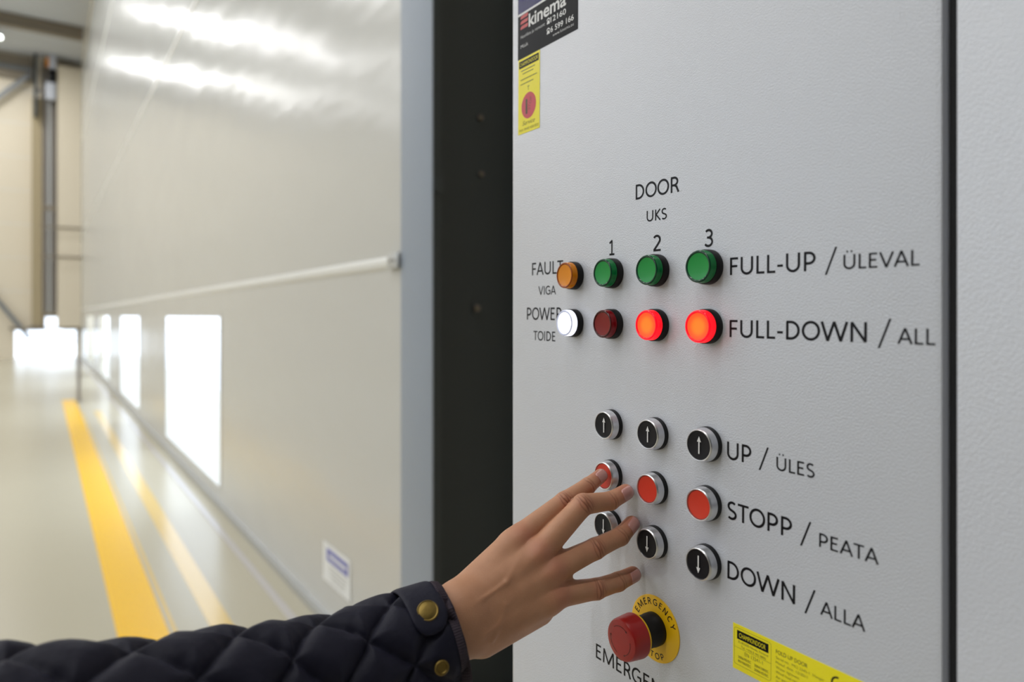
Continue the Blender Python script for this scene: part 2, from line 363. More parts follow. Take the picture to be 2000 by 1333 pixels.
hm = empty('hoist_motor', (0.22, 29.4, 8.8)); box('dark_chute', (-0.46, -0.36, -0.05, 0.25, -0.2, 2.0), M['steel_dark'], hm); box('bracket', (-0.36, -0.12, 0.0, 0.1, 0.7, 0.8), M['duct'], hm); tag(hm, 'door hoist motor with pale housing and black drum in the far top corner', 'motor')
box('drum', (-0.02, 0.22, -0.15, 0.2, 1.1, 1.5), M['black'], hm, 0.02); box('housing', (-0.12, 0.18, -0.15, 0.2, 0.45, 1.05), M['motor_white'], hm, 0.03)
box('upper_housing', (-0.02, 0.2, -0.15, 0.2, 1.55, 2.05), M['motor_white'], hm, 0.03); box('label_plate', (-0.12, -0.02, -0.16, 0.1, 1.62, 1.9), M['orange'], hm)
pl = box('side_curtain', (0.45, 1.182, 29.3, 29.55, 1.14, 10.5), M['wall_beige']); tag(pl, 'pale fabric side curtain hanging in the far corner', 'curtain')
for i, z in enumerate((EYE+3.15, EYE+2.1)):
    box('crossbar', (-0.05, 1.16, 29.18, 29.22, z-0.03, z+0.03), M['beam'], pl)
sp = box('warning_post', (0.525, 0.575, 14.6, 14.66, 0.0, 0.80), M['duct']); tag(sp, 'slim dark post standing where the yellow line ends', 'post')
box('foot_plate', (0.485, 0.615, 14.56, 14.70, 0.0, 0.012), M['duct'], sp)

# ------------------------------------------------------------------ fabric folding door
dr = empty('door_1', (XW, 2.505, 0)); tag(dr, 'tall grey folding fabric door with a row of clear windows', None, None, 'structure')
Y0, Y1 = 2.505, 30.0
wins = [(5.90+5.55*i, 8.85+5.55*i) for i in range(5) if 8.85+5.55*i < 29.6]
def fabric_panel(z0, z1, holes=(), hz=(0, 0)):
    ys = sorted(set([Y0] + [a for h in holes for a in h] + [Y1] + [Y0+0.9*i for i in range(1, 30)])); ys = [v for v in ys if Y0 <= v <= Y1]
    zs = sorted(set([z0, z1] + ([hz[0], hz[1]] if holes else []) + [z0+(z1-z0)*t for t in (0.25, 0.5, 0.75)]))
    bm = bmesh.new(); g = {}
    for i, yy in enumerate(ys):
        for j, zz in enumerate(zs): g[i, j] = bm.verts.new((0, yy-2.505, zz))
    for i in range(len(ys)-1):
        for j in range(len(zs)-1):
            yc = (ys[i]+ys[i+1])/2; zc = (zs[j]+zs[j+1])/2
            if holes and hz[0] < zc < hz[1] and any(a < yc < b for a, b in holes): continue
            bm.faces.new((g[i, j], g[i+1, j], g[i+1, j+1], g[i, j+1]))
    me = bm_mesh(bm, 'fabric_panel'); o = link('fabric_panel', me, M['fabric'], dr)
    md = o.modifiers.new('thick', 'SOLIDIFY'); md.thickness = 0.004; md.offset = 0
    return o
seams = [1.77, 4.50, 7.99]
fabric_panel(0.03, 1.77, wins, (0.16, 1.545))
fabric_panel(1.77, 4.50); fabric_panel(4.50, 7.99); fabric_panel(7.99, 10.4)
for i, z in enumerate(seams):
    bm = bmesh.new(); n = 8
    pr = [(0.012*math.cos(a)*-1, 0.028*math.sin(a)) for a in [PI/2*(-1+2*k/n) for k in range(n+1)]]
    A_ = [bm.verts.new((x, 0.06, z+dz)) for x, dz in pr]; B_ = [bm.verts.new((x, 27.4, z+dz)) for x, dz in pr]
    for k in range(n): bm.faces.new((A_[k], A_[k+1], B_[k+1], B_[k]))
    link('seam_profile', bm_mesh(bm, 'seam_profile', True), M['seam'], dr)
bt = box('bottom_profile', (-0.03, 0.03, 0.0, 27.4, 0.004, 0.045), M['alu'], dr)
for a, b in wins:
    fr = bmesh.new()
    for q in ((a-0.03, b+0.03, 0.13, 0.165), (a-0.03, b+0.03, 1.54, 1.575), (a-0.03, a+0.005, 0.165, 1.54), (b-0.005, b+0.03, 0.165, 1.54)):
        add_box(fr, -0.006, 0.006, q[0]-2.505, q[1]-2.505, q[2], q[3])
    wo = link('window_frame', bm_mesh(fr, 'window_frame'), M['fabric'], dr)
    box('pane', (-0.0015, 0.0015, a-2.505, b-2.505, 0.16, 1.545), M['pane'], wo)
# seam bracket with two rivets at the jamb
bk = box('seam_bracket', (-0.022, -0.012, 0.004, 0.105, 1.742, 1.805), M['alu'], dr, 0.002)
for yy in (0.035, 0.072):
    me = lathe_me('rivet', [(0, 0.004), (0.004, 0.004), (0.007, 0.001), (0.007, 0)], 16)
    o = link('rivet', me, M['bolt'], bk); o.location = (-0.022, yy, 1.774); o.rotation_euler = (0, 0, -PI/2)
# information sign stuck on the fabric
sg = box('sticker', (-0.006, -0.004, 3.055-2.505, 3.43-2.505, EYE-1.345, EYE-1.15), M['sign_white'], dr); sg['label'] = 'white sticker with a blue header low on the fabric door'
ps = box('blue_header', (-0.0068, -0.0061, 3.085-2.505, 3.375-2.505, EYE-1.235, EYE-1.172), M['sign_blue'], sg)
box('pale_line', (-0.0075, -0.0069, 3.11-2.505, 3.34-2.505, EYE-1.212, EYE-1.196), M['sign_white'], sg)
for k in range(4):
    box('text_line', (-0.0068, -0.0061, 3.10-2.505+0.012*k, 3.34-2.505-0.01*k, EYE-1.262-0.019*k, EYE-1.256-0.019*k), M['alu'], sg)

# ------------------------------------------------------------------ column and guide rail beside the cabinet
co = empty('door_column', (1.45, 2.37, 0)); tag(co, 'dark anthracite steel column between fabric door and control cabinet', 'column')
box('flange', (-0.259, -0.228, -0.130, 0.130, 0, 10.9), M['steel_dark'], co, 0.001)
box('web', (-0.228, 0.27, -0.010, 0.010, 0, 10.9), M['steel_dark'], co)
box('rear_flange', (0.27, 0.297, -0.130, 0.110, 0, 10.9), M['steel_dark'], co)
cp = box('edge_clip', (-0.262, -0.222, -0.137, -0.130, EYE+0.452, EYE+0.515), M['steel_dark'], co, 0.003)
def bolt(x, z, r, washer):
    prof = [(0, 0.012), (r*0.72, 0.012), (r*0.85, 0.010), (r*0.85, 0.004), (r*0.85, 0.0)]
    me = lathe_me('bolt', prof, 6 if not washer else 24, 0.5); o = link('bolt', me, M['bolt'], co); o.location = (x-1.45, -0.010, z)
    if washer:
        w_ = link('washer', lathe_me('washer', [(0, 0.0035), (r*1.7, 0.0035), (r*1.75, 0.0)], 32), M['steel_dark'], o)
    return o
bolt(1.466, EYE+0.803, 0.014, False); bolt(1.469, EYE+0.575, 0.014, False); b3 = bolt(1.449, EYE+0.030, 0.016, True)
gr = box('guide_rail', (1.186, 1.1905, 2.241, 2.510, 0, 10.9), M['steel_blue'], None, 0.001)
tag(gr, 'blue-grey vertical guide rail at the near edge of the fabric door', 'rail')

# ------------------------------------------------------------------ control cabinet
DEL = 0.01255; AC = 0.461; PH = 0.0075
rx = AC*math.cos(DEL) + 0.5*math.sin(DEL); ry = -AC*math.sin(DEL) + 0.5*math.cos(DEL)
cab = empty('control_cabinet', (rx, ry, 0), -(PI/2+DEL)); tag(cab, 'light grey steel control cabinet with labelled lamps and push buttons', 'cabinet')
L_, S_, R_ = -0.1885, 0.2955, 0.80
bm = bmesh.new(); add_box(bm, L_+0.004, R_, 0.022, 0.40, 0.0, 2.25)
body = link('cabinet_body', bm_mesh(bm, 'cabinet_body'), M['panel_edge'], cab)
leaf = box('cabinet_door', (L_, S_, 0.0, 0.020, 0.12, 2.22), M['panel'], cab, 0.005)
leaf2 = box('cabinet_door', (S_+0.0080, R_-0.004, -0.0005, 0.020, 0.12, 2.22), M['panel'], cab, 0.0015)
box('door_gasket', (S_+0.0006, S_+0.0074, 0.008, 0.0215, 0.12, 2.22), M['gasket'], cab)
box('plinth', (L_+0.01, R_-0.01, 0.004, 0.022, 0.0, 0.11), M['black'], cab)
cph, sph = math.cos(PH), math.sin(PH)
def on_panel(o, u=0.0, v=0.0, h=0.0):
    """place a part at (u right, v up) millimetres on the panel face, h mm proud; rows sit a hair out of level"""
    u *= mm; v *= mm
    o.location = (u*cph + v*sph, -h*mm, EYE - u*sph + v*cph); o.rotation_euler = (0, PH, 0)
    return o
def words(items, m='ink', **k):
    p = Print()
    for it in items: p.sign(*it)
    return on_panel(p.obj('lettering', M[m], cab))
TH_ = 0.008
words([('DOOR', 23.5, 78.3, 110.9, 14.1)], thin=TH_)
words([('UKS', 38.2, 63.7, 88.3, 10.1)], thin=TH_)
words([('1', -13.6, -6.0, 60.1, 15.0)]); words([('2', 46.9, 56.4, 59.8, 15.0)], thin=TH_); words([('3', 106.9, 116.1, 59.3, 15.0)], thin=TH_)
words([('FAULT', -146.3, -88.0, 45.7, 14.3)], 'ink_soft', thin=TH_)
words([('VIGA', -133.6, -100.7, 22.9, 9.8)], 'ink_soft', thin=TH_)
words([('POWER', -156.2, -89.5, -5.8, 14.1)], 'ink_soft', thin=TH_)
words([('TOIDE', -142.8, -101.3, -29.3, 10.7)], 'ink_soft', thin=TH_)
def slash(p, x0, x1, y0, y1, wd=1.6): p.quad([(x0, y0), (x0+wd, y0), (x1, y1), (x1-wd, y1)], 0.12)
def row(a, sl, b):
    p = Print(); p.sign(*a); slash(p, *sl); p.sign(*b); on_panel(p.obj('lettering', M['ink'], cab))
row(('FULL-UP', 133.6, 209.6, 34.3, 14.3), (216.7, 226.0, 31.0, 50.6), ('ÜLEVAL', 230.6, 281.7, 34.3, 10.3))
row(('FULL-DOWN', 133.5, 247.8, -16.6, 14.1), (255.0, 264.2, -20.0, 0.0), ('ALL', 268.0, 291.3, -16.5, 10.4))
row(('UP', 131.8, 155.4, -117.1, 14.4), (162.3, 171.4, -120.3, -101.3), ('ÜLES', 178.1, 210.0, -117.3, 10.3))
row(('STOPP', 132.6, 191.9, -166.1, 14.5), (198.5, 207.6, -169.5, -150.0), ('PEATA', 213.8, 257.0, -166.1, 10.1))
row(('DOWN', 132.9, 194.9, -215.4, 14.6), (202.4, 211.4, -218.6, -199.0), ('ALLA', 215.0, 248.2, -214.9, 10.3))
words([('EMERGENCY STOP', -30.6, 136.0, -350.6, 14.6)], thin=-0.002)

# --- indicator lamps
def lamp_mats(name, lens, face, rim, e=None):
    out = []
    for k, (c, s) in enumerate(((lens, 0.16), (face, 0.3), (rim, 0.12))):
        out.append(mat('%s_lamp_%s' % (name, ('lens', 'face', 'rim')[k]), c, s, coat=0.12, spec=0.3, emit=e[k][0] if e else None, es=e[k][1] if e else 0))
    return out
LM = {
 'green': lamp_mats('green', (0, 122, 58), (0, 140, 54), (0, 56, 38)),
 'amber': lamp_mats('amber', (226, 136, 14), (226, 138, 0), (150, 70, 14)),
 'red': lamp_mats('dark_red', (128, 8, 18), (126, 12, 8), (66, 6, 10)),
 'lit_red': lamp_mats('lit_red', (60, 0, 2), (90, 4, 0), (60, 0, 4), [((1, 0.004, 0.012), 1.3), ((1, 0.17, 0.015), 1.1), ((1, 0.0, 0.012), 1.25)]),
 'white': lamp_mats('lit_white', (240, 242, 255), (255, 255, 255), (190, 196, 220), [((0.85, 0.87, 1), 1.1), ((0.95, 0.96, 1), 2.0), ((0.5, 0.53, 0.7), 0.25)]),
}
# the glow of a lit lamp is hottest over the bulb behind the face
def hot_face(m):
    nt = m.node_tree; b = nt.nodes['Principled BSDF']; tc = nt.nodes.new('ShaderNodeTexCoord'); ln = nt.nodes.new('ShaderNodeVectorMath'); ln.operation = 'LENGTH'
    mp = nt.nodes.new('ShaderNodeMapping'); mp.inputs['Scale'].default_value = (1, 0, 1)
    mr = nt.nodes.new('ShaderNodeMapRange'); mr.inputs['From Min'].default_value = 0.004; mr.inputs['From Max'].default_value = 0.0105; mr.interpolation_type = 'SMOOTHSTEP'
    mx = nt.nodes.new('ShaderNodeMix'); mx.data_type = 'RGBA'; mx.inputs['A'].default_value = (1, 0.20, 0.012, 1); mx.inputs['B'].default_value = (1, 0.08, 0.010, 1)
    nt.links.new(tc.outputs['Object'], mp.inputs[0]); nt.links.new(mp.outputs[0], ln.inputs[0]); nt.links.new(ln.outputs['Value'], mr.inputs['Value'])
    nt.links.new(mr.outputs[0], mx.inputs['Factor']); nt.links.new(mx.outputs['Result'], b.inputs['Emission Color'])
hot_face(LM['lit_red'][1])
ring_me = lathe_me('mounting_ring', [(r*mm, h*mm) for r, h in ((14.9, 0), (14.9, 1.2), (14.75, 6.6), (14.3, 7.4), (12.5, 7.6), (0, 7.6))])
lens_me = lathe_me('lamp_lens', [(r*mm, h*mm) for r, h in ((13.9, 7.0), (13.9, 9.0), (13.75, 9.2), (13.75, 13.2), (13.5, 14.0))])
rim_me = lathe_me('lens_rim', [(r*mm, h*mm) for r, h in ((13.5, 14.0), (13.1, 14.5), (12.4, 14.7), (11.7, 14.4), (11.3, 13.9))])
face_me = lathe_me('lamp_face', [(r*mm, h*mm) for r, h in ((11.3, 13.9), (9, 13.65), (6, 13.45), (3, 13.35), (0, 13.3))])
def lamp(u, v, kind, label):
    a = link('indicator_lamp', lens_me.copy(), LM[kind][0], cab); on_panel(a, u, v); a['label'] = label; a['group'] = 'indicator lamps on the cabinet'
    for nm, me, m_ in (('mounting_ring', ring_me, M['black']), ('lens_rim', rim_me.copy(), LM[kind][2]), ('lamp_face', face_me.copy(), LM[kind][1])):
        link(nm, me, m_, a)
    return a
US = (-7.6, 52.2, 112.0)
lamp(-67.8, 42.1, 'amber', 'amber indicator lamp beside the word FAULT')
lamp(-67.8, -8.3, 'white', 'glowing white indicator lamp beside the word POWER')
for u, n in zip(US, '123'): lamp(u, 42.0, 'green', 'green indicator lamp directly under the number ' + n)
lamp(US[0], -8.2, 'red', 'unlit dark red indicator lamp under the green lamp of column 1')
lamp(US[1], -8.2, 'lit_red', 'glowing red indicator lamp under the green lamp of column 2')
lamp(US[2], -8.2, 'lit_red', 'glowing red indicator lamp beside the words FULL-DOWN')

# --- push buttons
bez_me = lathe_me('push_button', [(r*mm, h*mm) for r, h in ((14.5, 4.6), (14.5, 5.2), (14.3, 5.6), (13.9, 10.6), (13.5, 11.6), (12.9, 12.2), (12.4, 12.1), (12.1, 11.3), (12.05, 8.0))])
mnt_me = lathe_me('mounting_ring', [(r*mm, h*mm) for r, h in ((14.9, 0), (14.9, 0.8), (14.8, 4.4), (14.2, 4.9), (0, 4.9))])
cap_me = {k: lathe_me('button_cap', [(r*mm, h*mm) for r, h in ((11.9, 8.0), (11.9, 11.0), (11.5, 11.35), (10.6, 11.3), (8, 10.95), (4, 10.7), (0, 10.6))]) for k in ('up', 'down', 'stop')}
def arrow(sign, parent):
    p = Print(); k = sign
    p.quad([(-0.65, -7.2*k), (0.65, -7.2*k), (0.65, 3.4*k), (-0.65, 3.4*k)], 11.5)
    p.quad([(-2.1, 2.9*k), (2.1, 2.9*k), (0.0, 7.6*k)], 11.5)
    return p.obj('arrow_symbol', M['white_ink'], parent)
def button(u, v, kind, label):
    a = link('push_button', bez_me, M['chrome'], cab); on_panel(a, u, v); a['label'] = label; a['group'] = 'push buttons on the cabinet'
    link('mounting_ring', mnt_me, M['black'], a); link('button_cap', cap_me[kind], M['redcap'] if kind == 'stop' else M['blackcap'], a)
    if kind != 'stop': arrow(1 if kind == 'up' else -1, a)
    return a
for u, c in zip(US, ('left', 'middle', 'right')):
    cc = 'column %s' % {'left': '1', 'middle': '2', 'right': '3'}[c]
    button(u, -108.1, 'up', 'black push button with up arrow in the %s column of the cabinet' % c)
    button(u, -158.2, 'stop', {'left': 'red stop push button pressed by the index finger', 'middle': 'red stop push button just right of the fingertips', 'right': 'red stop push button beside the word STOPP'}[c])
    button(u, -208.2, 'down', {'left': 'black push button with down arrow half hidden behind the fingers', 'middle': 'black push button with down arrow above the emergency stop', 'right': 'black push button with down arrow beside the word DOWN'}[c])

# --- emergency stop
es = link('emergency_stop_button', lathe_me('emergency_stop_button', [(r*mm, h*mm) for r, h in ((19.3, 25.6), (19.8, 26.2), (19.4, 32), (18.9, 37), (18.6, 40.6), (17.6, 42.6), (15.5, 43.3), (10, 43.7), (4, 43.8), (0, 43.8))]), M['estop'], cab)
on_panel(es, 52.2, -288.4); es['label'] = 'red mushroom emergency stop button on a round yellow plate'
link('legend_plate', lathe_me('legend_plate', [(r*mm, h*mm) for r, h in ((0, 1.2), (14, 1.2), (29.4, 1.2), (29.9, 0.9), (29.9, 0))], 96), M['yellow_plate'], es)
link('collar', lathe_me('collar', [(r*mm, h*mm) for r, h in ((15.0, 1.2), (15.0, 7), (14.6, 7.5), (14.6, 23.8), (0, 23.8))]), M['black'], es)
link('collar_ring', lathe_me('collar_ring', [(r*mm, h*mm) for r, h in ((14.4, 23.6), (19.0, 23.8), (19.3, 24.2), (19.3, 25.6), (14, 25.8))]), M['yellow_plate'], es)
p = Print()
def arc_text(s, r, a0, a1, cap, inward=False):
    """lettering round an arc, letters spaced by their own widths"""
    gl = []
    for ch in s:
        g, _ = glyphs(ch, 0.15); v = np.array(g[0][1])*cap; v[:, 0] -= (v[:, 0].max()+v[:, 0].min())/2; gl.append((v, g[0][2], v[:, 0].max()-v[:, 0].min()))
    gap = (abs(a1-a0)*r - sum((g[2] for g in gl)) + gl[0][2]/2 + gl[-1][2]/2)/(len(s)-1); pos = 0.0; sg_ = 1 if a1 > a0 else -1
    for i, (v, f, w_) in enumerate(gl):
        if i: pos += gl[i-1][2]/2 + gap + w_/2
        t = a0 + sg_*pos/r
        if inward: v[:, 1] -= cap
        rot = (t-PI/2) if not inward else (t+PI/2)
        c, s2 = math.cos(rot), math.sin(rot)
        p.add([(r*math.cos(t)+x*c-y_*s2, -1.35, r*math.sin(t)+x*s2+y_*c) for x, y_ in v[:, :2]], f)
arc_text('EMERGENCY', 21.6, math.radians(156), math.radians(24), 5.8)
arc_text('STOP', 21.6, math.radians(-110), math.radians(-66), 5.4, True)
p.obj('lettering', M['ink_soft'], es)
p = Print()
for k in range(3):
    a = math.radians(100-120*k); p.arc(0, 0, 12.5, 0.45, a-0.75, a+0.55, 43.75, 14)
    e_ = a-0.75; p.quad([(12.5*math.cos(e_-0.14), 12.5*math.sin(e_-0.14)), (13.6*math.cos(e_), 13.6*math.sin(e_)), (11.4*math.cos(e_), 11.4*math.sin(e_))], 43.75)
p.obj('turn_arrows', M['estop_ink'], es)

# --- stickers
def sheet(name, x0, x1, y0, y1, m, label, th=0.25):
    o = box(name, (x0*mm, x1*mm, -th*mm, 0.02*mm, y0*mm, y1*mm), M[m], cab); on_panel(o); o['label'] = label; return o
st = sheet('sticker', -177.2, -64.5, 303.9, 400, 'sticker_black', 'black service sticker with white phone numbers at the top of the cabinet')
p = Print(); p.quad([(-176.4, 358.0), (-65.3, 358.0), (-65.3, 399), (-176.4, 399)], 0.3); p.obj('blue_band', M['sticker_blue'], st)
p = Print()
p.rect(-176.6, -65.1, 355.4, 358.0, 0.32)
p.text('kinema', -155.0, -84.7, 337.0, 14.5, h=0.34, thin=0.02)
for (x0, y, cp_, t, x1) in ((-112.5, 327.2, 6.0, '12160', -84.8), (-112.5, 316.0, 6.0, '6 599 166', -71.4)):
    p.text(t, x0, x1, y, cp_, h=0.34, thin=0.01)
    cx = -116.6; p.arc(cx, y+3.4, 2.6, 1.2, 0.2, PI-0.2, 0.34); p.quad([(cx-2.8, y-0.2), (cx+2.8, y-0.2), (cx+1.8, y+3.6), (cx-1.8, y+3.6)], 0.34)
p.obj('lettering', M['white_ink'], st)
p = Print()
p.text('Hooldus ja remont:', -171.0, -122.8, 327.6, 4.0, h=0.34); p.text('Müük', -171.0, -155.9, 316.1, 4.2, h=0.34); p.text('www.kinema.eu', -108.4, -71.5, 309.9, 3.6, h=0.34)
p.obj('small_print', M['white_ink'], st)['kind'] = 'stuff'
p = Print()
for k in range(3):
    y = 338.6 + 6.1*k
    p.quad([(-171.8, y), (-158.0, y), (-156.6, y+1.0), (-156.2, y+4.0), (-168.0, y+4.0), (-171.4, y+3.0)], 0.34)
p.obj('red_bars', M['sticker_red'], st)

s1 = sheet('sticker', -176.0, -132.5, 214.4, 303.5, 'sticker_yellow', 'upright yellow sticker with a red circle, left edge of the cabinet')
p = Print(); p.rect(-174.2, -134.6, 292.4, 300.9, 0.32); p.obj('black_bar', M['sticker_black'], s1)
p = Print(); p.text('CHAMPIONDOOR', -172.6, -136.2, 294.5, 4.4, h=0.36, thin=0.0); p.obj('brand_lettering', M['sticker_yellow'], s1)
p = Print(); p.disc(-154.3, 245.4, 14.6, 15.2, 0.32, 48); p.obj('red_circle', M['red_disc'], s1)
p = Print()
[p.rect(x0, x1, y, y+0.8, 0.36) for x0, x1, y in ((-170, -142, 288.4), (-167, -145, 284.6), (-171, -138, 278.0), (-171, -145, 272.6))]
p.text('T', -157.0, -153.0, 263.4, 5.0, h=0.36, thin=0.0); p.rect(-160.4, -156.8, 236.0, 253.6, 0.36); p.text('STOP', -151.5, None, 239.0, 4.5, h=0.36, rot=1.3)
p.text('Service', -166.7, -141.8, 223.6, 5.2, h=0.36, shear=0.35, thin=-0.01); p.text('Puh. 0440 450 822', -173.0, -134.7, 217.4, 2.9, h=0.36, thin=-0.01)
p.obj('lettering', M['brown_ink'], s1)['kind'] = 'stuff'

s2 = sheet('sticker', 139.0, 268, -286.5, -249.6, 'sticker_yellow', 'wide yellow rating sticker with black header, lower right of the cabinet')
p = Print(); p.rect(143.0, 172.4, -261.3, -254.2, 0.32); p.obj('black_bar', M['sticker_black'], s2)
p = Print(); p.text('CHAMPIONDOOR', 145.0, 169.8, -259.6, 3.6, h=0.36, thin=0.0); p.obj('brand_lettering', M['sticker_yellow'], s2)
p = Print()
for x0, x1, y0, y1 in ((142.2, 172.8, -252.5, -252.3), (142.2, 172.8, -282.2, -282.0), (140.3, 140.5, -280.2, -254.4), (174.6, 174.8, -280.2, -254.4), (140.3, 174.8, -268.4, -268.2)): p.rect(x0, x1, y0, y1, 0.34)
for cx, cy, a in ((142.3, -254.4, PI/2), (172.7, -254.4, 0), (142.3, -280.1, PI), (172.7, -280.1, -PI/2)): p.arc(cx, cy, 2.0, 0.2, a, a+PI/2, 0.34, 6)
p.text('FI-85500 Nivala, Finland', 144.5, 172, -264.3, 1.9, h=0.36); p.text('Tel. +358 8 445 8800', 147, 170, -267.5, 1.9, h=0.36)
p.text('EN 13241-1', 150.5, 167.2, -272.4, 2.9, h=0.36)
p.text('2006/95/EC', 144.2, 156.5, -276.4, 2.0, h=0.36, thin=0.0); p.text('89/106/EEC', 144.2, 156.5, -279.8, 2.0, h=0.36, thin=0.0); p.text('2004/108/EC', 159.5, 172.5, -276.8, 2.0, h=0.36, thin=0.0); p.text('2006/42/EC', 159.5, 172.5, -280.2, 2.0, h=0.36, thin=0.0)
p.text('FOLD UP DOOR', 179.0, 205.5, -258.3, 3.0, h=0.36, thin=0.0)
for k, t in enumerate(('Serial no.  MCI 2345-1  Hangar', 'Manuf. date  12/2011', 'Water tightness', 'Wind load resistance', 'Air permeability', 'Thermal resistance')):
    p.text(t, 179.0, 179.0+len(t)*1.32, -262.4-3.7*k, 2.1, h=0.36)
p.obj('lettering', M['brown_ink'], s2)['kind'] = 'stuff'
p = Print()
p.arc(229.0, -259.5, 4.6, 1.3, PI/2-0.1, 3*PI/2+0.1, 0.36); p.arc(240.5, -259.5, 4.6, 1.3, PI/2-0.1, 3*PI/2+0.1, 0.36); p.rect(236.2, 240.0, -260.1, -258.9, 0.36)
p.obj('conformity_mark', M['ink'], s2)

# ------------------------------------------------------------------ the hand: one continuous surface from a distance field (millimetres)
FING = {
'index': [(344.2, 499.9, -204.4, 13), (354.6, 498.9, -197.8, 11.8), (399.9, 494.4, -172.6, 8.9), (429.4, 496.0, -162.8, 7.6), (447.5, 498.0, -155.9, 6.8)],
'middle': [(353.9, 482.4, -214.4, 13), (361.0, 479.9, -206.6, 12), (406.2, 475.5, -172.1, 9.6), (438.2, 474.1, -173.5, 8.3), (457.8, 474.0, -168.2, 7.6)],
'ring': [(360.7, 472.8, -227.7, 13), (368.8, 470.9, -221.6, 11.6), (412.7, 466.2, -210.9, 9.3), (443.3, 465.8, -205.3, 8.3), (459.0, 467.1, -196.9, 7.5)],
'little': [(360.1, 468.4, -245.6, 13), (369.9, 466.5, -242.8, 11.2), (410.1, 461.9, -245.5, 9.0), (437.8, 463.4, -245.7, 8.3), (457.0, 463.6, -243.3, 7.5)],
'thumb': [(309.1, 503.5, -244.7, 15), (350.3, 521.3, -232.2, 13), (381.7, 520.3, -218.2, 10.5), (408.1, 522.7, -214.0, 8.5)],
}
PALM = [
[(291.3, 495.1, -241.9, 20), (346.7, 499.5, -202.9, 13)],
[(287.8, 489.0, -243.2, 19), (356.9, 482.7, -212.9, 13.5)],
[(288.0, 485.3, -250.4, 19), (363.0, 473.7, -227.1, 13.5)],
[(290.8, 483.3, -259.7, 19), (362.1, 469.5, -245.5, 13)],
[(303.2, 485.7, -267.3, 18), (357.6, 479.8, -257.0, 14)],
[(317.3, 491.8, -247.0, 22), (353.7, 489.8, -232.4, 18)],
[(358.6, 488.8, -215.0, 13), (369.3, 476.6, -242.9, 13)],
[(376.1, 478.0, -213.1, 8), (381.1, 473.3, -230.9, 8)],
[(200.9, 493, -270, 24), (240, 491, -260, 25)], [(240, 491, -260, 25), (284.0, 487.5, -244.5, 25)],
[(200.9, 493, -276, 24), (240, 490, -268, 25)], [(240, 490, -268, 25), (286.8, 485.5, -256.0, 23)],
]
def rcone(P, a, b):
    """distance to a cone with round ends (capsule of changing radius)"""
    A = np.array(a[:3]); Bv = np.array(b[:3]); ba = Bv-A; t = np.clip(((P-A)@ba)/(ba@ba), 0, 1)
    return np.linalg.norm(P-A-t[:, None]*ba, axis=1) - (a[3]+(b[3]-a[3])*t)
def smin(a, b, k):
    h = np.maximum(k-np.abs(a-b), 0)/k
    return np.minimum(a, b) - h*h*h*k/6
# view-side (back of hand) direction, used for wrinkles, tendons and nails
DORS = np.array([-0.60, -0.78, 0.16]); DORS /= np.linalg.norm(DORS)
VEINS = [([(337, 470, -226), (314, 466, -238), (300, 462, -262)], 2.2), ([(352, 466, -232), (325, 465, -246), (290, 462, -256)], 1.8), ([(345, 482, -205), (318, 470, -222), (285, 468, -232)], 1.8)]
def seg_d(P, a, b):
    A = np.array(a); ba = np.array(b)-A; t = np.clip(((P-A)@ba)/(ba@ba), 0, 1); return np.linalg.norm(P-A-t[:, None]*ba, axis=1)
def base_sdf(P):
    palm = None
    for a, b in PALM:
        d = rcone(P, a, b); palm = d if palm is None else smin(palm, d, 9)
    ds = []
    for n, ch in FING.items():
        f = None
        for a, b in zip(ch, ch[1:]):
            d = rcone(P, a, b); f = d if f is None else smin(f, d, 3.5)
        ds.append(smin(f, palm, 7) if n != 'thumb' else smin(f, palm, 12))
    out = ds[0]
    for d in ds[1:]: out = np.minimum(out, d) if False else smin(out, d, 1.2)
    return out
def detail(P, crease=False):
    """positive = raised skin, millimetres"""
    h = np.zeros(len(P)); hc = np.zeros(len(P))
    for n, ch in FING.items():
        if n == 'thumb': continue
        for j, (amp, wd) in ((2, (1.0, 11)), (3, (0.7, 8))):
            J = np.array(ch[j][:3]); ax = np.array(ch[j+1][:3])-np.array(ch[j-1][:3]); ax /= np.linalg.norm(ax)
            q = P-J; t = q@ax; dist = np.linalg.norm(q - t[:, None]*ax, axis=1); r = ch[j][3]
            dors = np.clip((q@DORS)/(dist+1e-6), 0, 1)**1.2 * (dist < r*1.7)
            side = np.cross(ax, DORS); sd = q@side/r
            tt = t + 0.9*np.sin(sd*1.7+j)
            h += amp*1.2*np.exp(-(t/5.0)**2)*dors            # knuckle pad
            for c in ((-5.2, -2.2, 0.6, 3.4, 6.0) if j == 2 else (-1.6, 1.6)):
                hc += amp*(0.95 if abs(c) < 4 else 0.5)*np.exp(-((tt-c*(1-0.30*sd*sd)+0.35*np.sin(sd*5+c))/0.72)**2)*dors
    for n in ('index', 'middle', 'ring', 'little'):            # knuckles and tendons
        J = np.array(FING[n][1][:3]) + DORS*FING[n][1][3]
        h += 1.5*np.exp(-(np.linalg.norm(P-J, axis=1)/8.0)**2)
        K = J - np.array(FING[n][1][:3]) + np.array([300.0, 488.0, -246.0]); h += 0.7*np.exp(-(seg_d(P, J, K)/3.6)**2)
    for pts, amp in VEINS:
        for a, b in zip(pts, pts[1:]): h += 0.8*np.exp(-(seg_d(P, a, b)/2.4)**2)*amp/1.6
    return hc if crease else h-hc*0.8
def full_sdf(P): return base_sdf(P) - detail(P)
